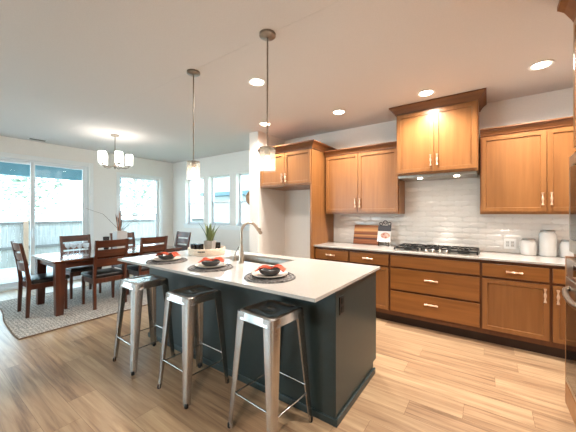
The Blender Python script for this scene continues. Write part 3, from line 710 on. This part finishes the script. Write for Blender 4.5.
# ------------------------------------------------------------------ stools
def rrect(h, r, z, n=5):
    pts = []
    for (cx, cy, a0) in [(h-r, h-r, 0), (-(h-r), h-r, PI/2), (-(h-r), -(h-r), PI), (h-r, -(h-r), 1.5*PI)]:
        for k in range(n+1):
            a = a0+PI/2*k/n; pts.append((cx+r*math.cos(a), cy+r*math.sin(a), z))
    return pts
def make_stool():
    t = thing('bar_stool', '', 'bar stool'); H = .765
    # seat: pressed square with rolled rim and a slotted hand hole
    h = .152; mb = MB()
    rings_ = [rrect(h+.010, .045, H-.058), rrect(h+.008, .045, H-.055), rrect(h+.004, .042, H-.012), rrect(h-.001, .040, H-.003), rrect(h-.010, .036, H), rrect(h-.026, .03, H-.001), rrect(h-.034, .026, H-.006)]
    nn = len(rings_[0]); hole = []
    for p in rings_[-1]:
        a = math.atan2(p[1], p[0]); hole.append((.034*math.cos(a), .013*math.sin(a), H-.006))
    mid = [tuple(Vector(a)*.45+Vector(b)*.55) for a, b in zip(rings_[-1], hole)]
    up = [(p[0]*1.25, p[1]*1.5, H-.004) for p in hole]
    dn = [(p[0], p[1], H-.014) for p in hole]
    inner = [(p[0]*(h+.004)/(h+.010), p[1]*(h+.004)/(h+.010), H-.058) for p in rings_[0]]
    mb.loft([rrect(h+.005, .045, H-.030), rrect(h+.007, .045, H-.058)]+rings_[:1]+rings_[1:]+[mid, up, hole, dn], cap=False)
    obj('seat', mb, 'gun', t, 50)
    # legs: folded tapering channels at the corners
    top, bot = h+.006, .199
    for sx in (-1, 1):
        for sy in (-1, 1):
            rings_ = []
            for f in (0, .03, .5, .93, 1):
                z = H-.010 - f*(H-.010-.012); c = top-.001 + (bot-top)*f; w = .076*(1-f)+.038*f; tk = .0035; r = .018*(1-f)+.010*f
                o_ = [(c-w, c), (c-r, c), (c-r*.3, c-r*.3), (c, c-r), (c, c-w)]
                i_ = [(c-tk, c-w), (c-tk, c-r), (c-r*.3-tk*.8, c-r*.3-tk*.8), (c-r, c-tk), (c-w, c-tk)]
                rings_.append([(sx*x, sy*y, z) for x, y in o_+i_])
            lg = obj('leg', MB().loft(rings_), 'gun', t, 40)
            c = bot-.011
            obj('rubber_foot', MB().lathe([(.012, 0), (.0145, .004), (.0135, .028), (.011, .032)], (sx*c, sy*c, 0), 12), 'rubber', lg, 40)
    # footrest rods
    def leg_at(z): f = (H-.01-z)/(H-.022); return top+(bot-top)*f
    for k, z in enumerate((.235, .235, .205, .205)):
        c = leg_at(z)-.008; s = -1 if k % 2 else 1
        P = [(-c, s*c, z), (c, s*c, z)] if k < 2 else [(s*c, -c, z), (s*c, c, z)]
        obj('foot_rail', MB().tube(P, .0055, 8), 'gun', t, 60)
    # hidden stiffener cross under the seat
    z = H-.07; c = leg_at(z)-.006
    obj('brace', MB().tube([(-c, -c, z), (c, c, z)], .005, 8).tube([(-c, c, z), (c, -c, z)], .005, 8), 'gun', t, 60)
    return t
st = make_stool()
st2, st3 = copy_tree(st), copy_tree(st)
G = 'metal bar stools at the island'
place(st, (-1.160, 1.437, 0), math.radians(-4), 'brushed metal bar stool nearest the island corner, at the front', G)
place(st2, (-1.925, 1.402, 0), math.radians(-2), 'brushed metal bar stool in the middle of the row', G)
place(st3, (-2.655, 1.385, 0), math.radians(-2), 'brushed metal bar stool farthest left, nearest the dining chairs', G)

# ------------------------------------------------------------------ place settings
def setting(x, y, where, rot, k):
    z = .9145
    mb = MB()
    for i in range(7):
        r = .022+.0265*i
        mb.tube([(x+r*math.cos(a*PI/16), y+r*math.sin(a*PI/16), z+.0055) for a in range(33)], [.0058+.0012*(a % 2) for a in range(33)], 6)
    mb.lathe([(.19, .001), (.19, .006)], (x, y, z), 32)
    tag(obj('placemat', mb, 'mat', loc=(x, y, z), smooth=60), 'round charcoal woven placemat '+where, 'placemat', 'woven placemats on the island')
    z += .0125
    tag(obj('plate', MB().lathe([(.05, .001), (.085, .001), (.125, .012), (.131, .016), (.131, .019), (.12, .016), (.085, .006), (.02, .005)], (x, y, z), 40), 'stone', loc=(x, y, z), smooth=40), 'pale stoneware plate on the placemat '+where, 'plate', 'plates on the island')
    z += .0065
    tag(obj('bowl', MB().lathe([(.035, 0), (.048, .001), (.074, .02), (.086, .046), (.083, .047), (.07, .022), (.04, .008), (.01, .006)], (x, y, z), 36), 'bowl', loc=(x, y, z), smooth=40), 'charcoal bowl stacked on the plate '+where, 'bowl', 'bowls on the island')
    # folded napkin: a gathered cloth lying across the bowl
    nb = MB(); b = nb.bm; nu, nv = 26, 12; g = []
    rnd = random.Random(k)
    ph = rnd.uniform(0, 6)
    ca, sa = math.cos(rot), math.sin(rot)
    for layer in (0, 1):
        row = []
        for i in range(nu+1):
            u = i/nu*2-1; rr = []
            wdt = .014+.050*abs(u)**.8*(1+.12*math.sin(u*4+ph))
            for j in range(nv+1):
                v = j/nv*2-1
                lx = u*.105+.010; ly = v*wdt + .012*math.sin(u*3+ph)
                hz = .046 + .016*math.sin(PI*min(1, abs(u)*1.15)) + .011*abs(u)*math.sin(v*7+ph) + .004*math.sin(v*13+u*5) - .016*max(0, abs(u)-.7)/.3
                hz = max(hz, .040) - layer*.004
                rr.append(b.verts.new((x+ca*lx-sa*ly, y+sa*lx+ca*ly, z+hz)))
            row.append(rr)
        g.append(row)
    for layer in (0, 1):
        for i in range(nu):
            for j in range(nv):
                q = (g[layer][i][j], g[layer][i+1][j], g[layer][i+1][j+1], g[layer][i][j+1]); b.faces.new(q if layer == 0 else q[::-1])
    for i in range(nu):
        for j in (0, nv): b.faces.new((g[0][i][j], g[1][i][j], g[1][i+1][j], g[0][i+1][j]))
    for j in range(nv):
        for i in (0, nu): b.faces.new((g[0][i][j], g[0][i][j+1], g[1][i][j+1], g[1][i][j]))
    tag(obj('napkin', nb, 'napkin', loc=(x, y, z+.03), smooth=60), 'coral folded cloth napkin lying in the bowl '+where, 'napkin', 'coral napkins on the island')
setting(-1.30, 1.60, 'nearest the island corner', .5, 1)
setting(-1.94, 1.585, 'in the middle of the island', .75, 2)
setting(-2.555, 1.555, 'at the far left of the island', .5, 3)

# tray with aloe and jars
tx, ty, tz = -2.64, 2.10, .9145
t = thing('woven_tray', 'round white woven tray with hand slots on the island', 'tray', (tx, ty, tz))
def wall_ring(r0, r1, z0, z1, seg=48):
    return MB().lathe([(r0-.008, z0), (r0, z0), (r1, z1), (r1-.008, z1), (r0-.008, z0)], (tx, ty, tz), seg, cap=False)
obj('tray_floor', MB().lathe([(.195, .002), (.195, .010)], (tx, ty, tz), 40), 'tray', t)
obj('tray_side', wall_ring(.197, .206, .001, .072), 'tray', t)
rim = MB()
for zz, r in ((.010, .199), (.024, .201), (.038, .203), (.056, .205), (.072, .205)):
    rim.tube([(tx+r*math.cos(a*PI/24), ty+r*math.sin(a*PI/24), tz+zz) for a in range(49)], [.0035+.0025*(a % 2) for a in range(49)], 6)
obj('woven_strands', rim, 'tray', t, 60)
dx, dy = (0-tx), (0-ty); L = math.hypot(dx, dy); dx /= L; dy /= L
ang = math.atan2(dy, dx)
for s in (-.30, -.10):
    hs = MB(); a0, a1 = ang+s-.17, ang+s+.0
    hs.loft([[(tx+r*math.cos(a), ty+r*math.sin(a), tz+z) for r, z in [(.203, .042), (.2125, .043), (.2125, .053), (.203, .053)]] for a in [a0+(a1-a0)*k/6 for k in range(7)]])
    obj('hand_slot', hs, 'black', t)
px, py = tx+.035, ty+.015; pz = tz+.0105
t = thing('potted_aloe', 'potted aloe plant in a square concrete pot on the woven tray', 'potted plant', (px, py, pz))
ca, sa = math.cos(.45), math.sin(.45)
def sq(h, z): return [(px+ca*x-sa*y, py+sa*x+ca*y, pz+z) for x, y in [(-h, -h), (h, -h), (h, h), (-h, h)]]
obj('pot', MB().loft([sq(.042, 0), sq(.051, .145), sq(.046, .145), sq(.045, .13)]), 'concrete', t)
obj('soil', MB().loft([sq(.0445, .130), sq(.044, .136)]), 'soil', t)
lr = random.Random(3)
for k in range(10):
    a = k*2.399; tilt = .06+.46*(k/9); Lh = lr.uniform(.185, .235); w = .030; rg = []
    for i in range(8):
        f = i/7; d = .006+.022*k/11 + Lh*math.sin(tilt*(.55+.6*f))*f; z = .136 + Lh*f*math.cos(tilt*(.6+.4*f)); ww = w*(1-f**1.6)+.0008; th = .006*(1-f)+.0006
        cx, cy = px+d*math.cos(a), py+d*math.sin(a); tx_, ty_ = -math.sin(a), math.cos(a); nx, ny = math.cos(a), math.sin(a)
        rg.append([(cx-tx_*ww, cy-ty_*ww, pz+z+.002), (cx+nx*th, cy+ny*th, pz+z-.002), (cx+tx_*ww, cy+ty_*ww, pz+z+.002), (cx-nx*th*.2, cy-ny*th*.2, pz+z+.003)])
    obj('leaf', MB().loft(rg), 'leaf', t, 70)
# jars: two at the left and one behind the pot
rx, ry = -dy, dx        # sideways as seen from the stools
for (o1, o2, l) in [(-.142, .04, 'black glass candle jar at the left edge of the woven tray'), (-.070, .078, 'black glass candle jar beside the concrete pot, left side'), (.12, -.06, 'black glass candle jar behind the concrete pot, right side')]:
    jx, jy = tx+rx*o1+dx*o2, ty+ry*o1+dy*o2
    t = thing('candle_jar', l, 'candle', (jx, jy, pz), 'black candle jars on the tray')
    obj('jar', MB().lathe([(.032, 0), (.036, .003), (.036, .112), (.0335, .112), (.0335, .01), (.005, .009)], (jx, jy, pz), 24), 'darkglass', t, 40)
    obj('wax', MB().lathe([(.0332, .011), (.0332, .08)], (jx, jy, pz), 20), 'wax', t)

# ------------------------------------------------------------------ dining set
rugm = MB(); b = rugm.bm
nx, ny = 30, 40; RX0, RX1, RY0, RY1 = -6.15, -4.17, .80, 3.85
redge = lambda x: .10*min(1, max(0, -4.7-x)/.95)**1.2 + .005*math.sin(x*9)
grid = [[b.verts.new((RX0+(RX1-RX0)*i/nx, RY0+(RY1-RY0)*j/ny + redge(RX0+(RX1-RX0)*i/nx)*(1-j/ny), .011+.003*math.sin(i*.7+j*.3)*(j == 0))) for j in range(ny+1)] for i in range(nx+1)]
for i in range(nx):
    for j in range(ny): b.faces.new((grid[i][j], grid[i+1][j], grid[i+1][j+1], grid[i][j+1]))
ex_ = bmesh.ops.extrude_face_region(b, geom=list(b.faces))
for v in [v for v in ex_['geom'] if isinstance(v, bmesh.types.BMVert)]: v.co.z = .001
rug = thing('area_rug', 'woven grey and beige area rug under the dining table', 'rug', (-5.16, 2.3, 0))
obj('rug_field', rugm, 'rugm', rug)
bd = MB(); bd.tube([(RX0+(RX1-RX0)*i/nx, RY0+redge(RX0+(RX1-RX0)*i/nx), .008) for i in range(nx+1)], .007, 6); bd.tube([(RX1, RY0+(RY1-RY0)*i/nx, .008) for i in range(nx+1)], .007, 6); bd.tube([(RX0, RY0+redge(RX0)*(1-i/nx)+(RY1-RY0)*i/nx, .008) for i in range(nx+1)], .007, 6)
obj('bound_edge', bd, M['twig'], rug, 60)
ZR = .0115
t = thing('dining_table', 'dark walnut rectangular dining table with chunky tapered legs', 'table', (-5.09, 2.17, ZR))
DX0, DX1, DY0, DY1 = -5.60, -4.62, 1.215, 3.12
obj('tabletop', MB().box(DX0, DX1, DY0, DY1, .715, .75, .004), 'walnutT', t)
obj('apron', MB().box(DX0+.06, DX1-.06, DY0+.06, DY0+.085, .635, .715).box(DX0+.06, DX1-.06, DY1-.085, DY1-.06, .635, .715).box(DX0+.06, DX0+.085, DY0+.085, DY1-.085, .635, .715).box(DX1-.085, DX1-.06, DY0+.085, DY1-.085, .635, .715), 'walnutY', t)
for sx in (0, 1):
    for sy in (0, 1):
        xo = DX1-.03 if sx else DX0+.03; yo = DY1-.03 if sy else DY0+.03; dxs = -1 if sx else 1; dys = -1 if sy else 1
        def sqr(w, ins, z):
            a, c_ = xo+dxs*ins, yo+dys*ins; p = [(a, c_), (a+dxs*w, c_), (a+dxs*w, c_+dys*w), (a, c_+dys*w)]
            return [(x, y, z) for x, y in (p if dxs*dys > 0 else p[::-1])]
        obj('leg', MB().hexa(sqr(.085, .008, ZR), sqr(.115, 0, .715), .004), 'walnut', t)
def make_chair():      # faces +X in local space, back at x<0; origin on the floor
    t = thing('dining_chair', '', 'chair')
    w = .225; d0, d1 = -.20, .22
    obj('seat', MB().box(d0+.02, d1+.02, -w, w, .425, .485, .022, 3), 'leather', t, 40)
    obj('seat_frame', MB().box(d0+.01, d1-.01, -w+.012, w-.012, .355, .425, .003), 'walnut', t)
    for s in (-1, 1):
        y = s*(w-.02)
        mb = MB(); prof = [(-.222, 0), (-.212, .25), (-.205, .45), (-.235, .70), (-.29, .985)]; tw = [.018, .021, .022, .02, .017]
        mb.loft([[(x-h, y-.018, z), (x+h, y-.018, z), (x+h, y+.018, z), (x-h, y+.018, z)] for (x, z), h in zip(prof, tw)])
        obj('rear_post', mb, 'walnut', t)
        obj('leg', MB().hexa([(d1-.045, y-.015, 0), (d1-.012, y-.015, 0), (d1-.012, y+.015, 0), (d1-.045, y+.015, 0)], [(d1-.055, y-.02, .425), (d1-.012, y-.02, .425), (d1-.012, y+.02, .425), (d1-.055, y+.02, .425)], .003), 'walnut', t)
    def bx(z): return -.207-.032*((z-.45)/.25) if z < .70 else -.235-.055*((z-.70)/.285)
    for z0_, z1_ in [(.875, .98), (.745, .845), (.60, .715)]:
        rg = []
        for k in range(9):
            y = -(w-.035)+(2*w-.07)*k/8; c = -.018*(1-(y/(w-.035))**2)
            rg.append([(bx(z0_)+c-.009, y, z0_), (bx(z0_)+c+.009, y, z0_), (bx(z1_)+c+.009, y, z1_), (bx(z1_)+c-.009, y, z1_)])
        obj('back_slat', MB().loft(rg), 'walnutY', t)
    return t
ch = make_chair()
spots = [(-4.775, 1.87, PI, 'dark wood dining chair at the table nearest the left bar stool', 'c'),
         (-5.13, 1.245, PI/2, 'dark wood dining chair at the head of the table by the rug corner', 'a'),
         (-5.62, 1.86, 0, 'dark wood dining chair behind the wine glasses, back to the patio door', 'b'),
         (-5.62, 2.64, 0, 'dark wood dining chair half hidden behind the white vase', 'f'),
         (-4.755, 2.50, PI, 'dark wood dining chair just behind the left end of the island', 'd'),
         (-5.12, 3.20, -PI/2, 'dark wood dining chair at the far head, near the room corner', 'e')]
copies = [ch]+[copy_tree(ch) for _ in spots[1:]]
for c_, (x, y, rz, l, k) in zip(copies, spots): place(c_, (x, y, ZR), rz, l, 'dining chairs around the table')
# on the table
zt = .7505
def wine_glass(t_, x, y):
    obj('glass_bowl', MB().lathe([(.004, .092), (.02, .10), (.036, .122), (.041, .15), (.040, .175), (.0385, .175), (.039, .15), (.034, .124), (.018, .103), (.003, .096)], (x, y, zt), 24), 'stemglass', t_, 40)
    obj('stem', MB().lathe([(.0325, .0), (.0325, .003), (.008, .007), (.004, .014), (.0036, .09), (.006, .097)], (x, y, zt), 20), 'stemglass', t_, 40)
for k, (px_, py_) in enumerate([(-5.215, 1.55), (-5.15, 1.60), (-5.075, 1.655), (-5.0, 1.71)]):
    l = ['leftmost of the four wine glasses on the table', 'second wine glass from the left on the table', 'third wine glass from the left on the table', 'rightmost of the four wine glasses, next to the chair back'][k]
    wine_glass(thing('wine_glass', l, 'wine glass', (px_, py_, zt), 'wine glasses on the dining table'), px_, py_)
vx, vy = -5.12, 2.25
t = tag(obj('vase', MB().box(vx-.085, vx+.085, vy-.085, vy+.085, zt, zt+.33, .008).box(vx-.07, vx+.07, vy-.07, vy+.07, zt+.33, zt+.331), 'vase', loc=(vx, vy, zt)), 'square matte white vase on the dining table', 'vase')
t = thing('branch_arrangement', 'dry twigs with dusty buds standing in the white vase', 'dried branches', (vx, vy, zt+.331))
br = random.Random(11); zb = zt+.332
for k in range(13):
    a = br.uniform(0, 6.28); l = br.uniform(.2, .44); r0 = br.uniform(.01, .05); sp_ = br.uniform(.0, .05)
    P = [(vx+(r0+sp_*f+br.uniform(-.008, .008))*math.cos(a), vy+(r0+sp_*f)*math.sin(a), zb+l*f) for f in (0, .25, .5, .75, 1)]
    obj('twig', MB().tube(P, [.004, .008 if k % 2 else .0035, .004, .009 if k % 2 else .0025, .0015], 6), 'pink' if k % 3 == 0 else 'twig', t)
for (ex1, ey1, ez1) in [(-.30, -.40, .38), (.05, .26, .20), (.20, .20, .12)]:
    obj('twig', MB().tube([(vx, vy, zb), (vx+ex1*.5, vy+ey1*.5, zb+ez1*.75), (vx+ex1, vy+ey1, zb+ez1)], [.0035, .0025, .0015], 5), 'twig', t)
obj('twig', MB().tube([(vx+.03, vy+.04, zb)]+[(vx+.03+.22*math.sin(f*PI/2)*.4, vy+.04+.24*f, zb+.16*math.sin(f*PI*.8)) for f in (.2, .4, .6, .8, 1)], .003, 5), 'twig', t)
cx_, cy_ = -5.1, 2.03
tag(obj('tumbler', MB().lathe([(.030, 0), (.033, .003), (.047, .245), (.045, .245), (.031, .008), (.004, .007)], (cx_, cy_, zt), 24), 'smoke', loc=(cx_, cy_, zt), smooth=40), 'tall smoked glass tumbler left of the white vase', 'tumbler')

# ------------------------------------------------------------------ lamps
def make_pendant():       # hangs from z=0 at the ceiling down
    t = thing('pendant_lamp', '', 'pendant lamp')
    obj('canopy', MB().lathe([(.062, 0), (.062, -.018), (.05, -.026), (.012, -.03)], (0, 0, 0), 24), 'nickel', t, 40)
    obj('rod', MB().tube([(0, 0, -.02), (0, 0, -.85)], .0065, 8), 'nickel', t, 60)
    obj('socket', MB().lathe([(.012, -.845), (.03, -.855), (.062, -.862), (.062, -.868), (.022, -.872), (.02, -.92), (.012, -.925)], (0, 0, 0), 24), 'nickel', t, 40)
    obj('glass_shade', MB().lathe([(.061, -.868), (.061, -1.038), (.056, -1.038), (.056, -.873), (.061, -.868)], (0, 0, 0), 32, cap=False), 'shadeglass', t, 40)
    obj('bulb', MB().lathe([(.010, -.92), (.014, -.935), (.027, -.965), (.028, -.985), (.018, -1.008), (.003, -1.014)], (0, 0, 0), 16), 'bulb', t, 60)
    lamp('bulb_light', 'POINT', (0, 0, -1.055), PEND_W, WARM, t, shadow_soft_size=.03)
    return t
p1 = make_pendant(); p2 = copy_tree(p1)
place(p1, (-1.359, 1.644, ZC), 0, 'glass cylinder pendant lamp in front of the bridge cabinet, nearer one', 'pendant lamps over the island')
place(p2, (-2.305, 1.675, ZC), 0, 'glass cylinder pendant lamp in front of the dining windows, farther one', 'pendant lamps over the island')
def make_can():
    t = thing('recessed_light', '', 'ceiling light')
    obj('trim_ring', MB().lathe([(.064, -.0005), (.092, -.0005), (.094, -.004), (.088, -.008), (.066, -.003), (.064, -.0005)], (0, 0, 0), 32, cap=False), 'trim', t, 40)
    obj('lens', MB().lathe([(.066, -.004), (.064, -.005)], (0, 0, 0), 28), 'lens', t)
    l = lamp('can_light', 'SPOT', (0, 0, -.03), CAN_W*4, WARM, t, spot_size=2.75, spot_blend=.85, shadow_soft_size=.06)
    return t
can = make_can()
cs = [(.398, 3.439, 'round recessed ceiling light at far right, above the canister cabinet'), (-.568, 3.489, 'round recessed ceiling light just in front of the tall hood cabinet'),
      (-1.626, 3.469, 'round recessed ceiling light left of the hood cabinet, above the cutting board'), (-2.764, 3.284, 'round recessed ceiling light in front of the bridge cabinet, beside the pendant rod'),
      (-1.945, 2.183, 'round recessed ceiling light above the island sink, left of pendant rod')]
cs += [(.30, 1.75, 'added unseen recessed ceiling light above the aisle in front of the oven tower'), (-.5, -.6, 'added unseen recessed ceiling light over the open floor behind the stools')]  # two extra cans out of view, added to light the room
for k, (x, y, l) in enumerate(cs):
    place(can if k == 0 else copy_tree(can), (x, y, ZC), 0, l, 'recessed kitchen lights')
hx, hy = -5.277, 2.238
t = thing('chandelier', 'five-light chandelier with frosted glass shades above the dining table', 'chandelier', (hx, hy, ZC))
obj('canopy', MB().lathe([(.065, 0), (.065, -.015), (.05, -.025), (.01, -.03)], (hx, hy, ZC), 24), 'nickel', t, 40)
obj('rod', MB().tube([(hx, hy, ZC-.02), (hx, hy, 2.20)], .008, 8), 'nickel', t, 60)
obj('hub', MB().lathe([(.008, .03), (.03, .015), (.034, 0), (.022, -.025), (.008, -.045), (.002, -.06)], (hx, hy, 2.20), 20), 'nickel', t, 40)
for k in range(5):
    a = k*2*PI/5-.14; c_, s_ = math.cos(a), math.sin(a); R_ = .215
    arm = obj('arm', MB().tube([(hx+c_*r, hy+s_*r, z) for r, z in [(.02, 2.20), (.10, 2.172), (.16, 2.17), (.205, 2.185), (R_, 2.215)]], .007, 8), 'nickel', t, 60)
    obj('socket_cup', MB().lathe([(.012, -.01), (.034, 0), (.034, .012), (.012, .014)], (hx+c_*R_, hy+s_*R_, 2.215), 16), 'nickel', arm, 40)
    obj('glass_shade', MB().lathe([(.03, .012), (.055, .014), (.058, .02), (.060, .20), (.057, .20), (.055, .022), (.02, .018)], (hx+c_*R_, hy+s_*R_, 2.215), 24, cap=False), 'frost', t, 40)
    lamp('bulb_light', 'POINT', (hx+c_*R_, hy+s_*R_, 2.40), CHAND_W, WARM, t, shadow_soft_size=.03)
# ceiling vent and the wooden ornament on the partition
t = thing('ceiling_vent', 'small slotted air vent in the ceiling above the patio door', 'vent', (-6.76, 1.55, ZC))
obj('vent_frame', MB().box(-6.82, -6.70, 1.42, 1.68, ZC-.006, ZC, .002), 'trim', t)
for k in range(5): obj('louver', MB().box(-6.81+k*.022, -6.80+k*.022, 1.435, 1.665, ZC-.009, ZC-.006), 'vent', t)
t = tag(obj('wall_ornament', MB().loft([[(x, 3.70+r*math.cos(a*PI/14), 1.645+r*math.sin(a*PI/14)) for a in range(28)] for r, x in [(.17, -3.291), (.172, -3.31), (.165, -3.36), (.145, -3.42), (.11, -3.465), (.06, -3.49), (.012, -3.495)]]), 'ringwood', loc=(-3.31, 3.70, 1.645), smooth=40), 'round domed wooden ornament peeking past the partition wall edge', 'wall ornament')
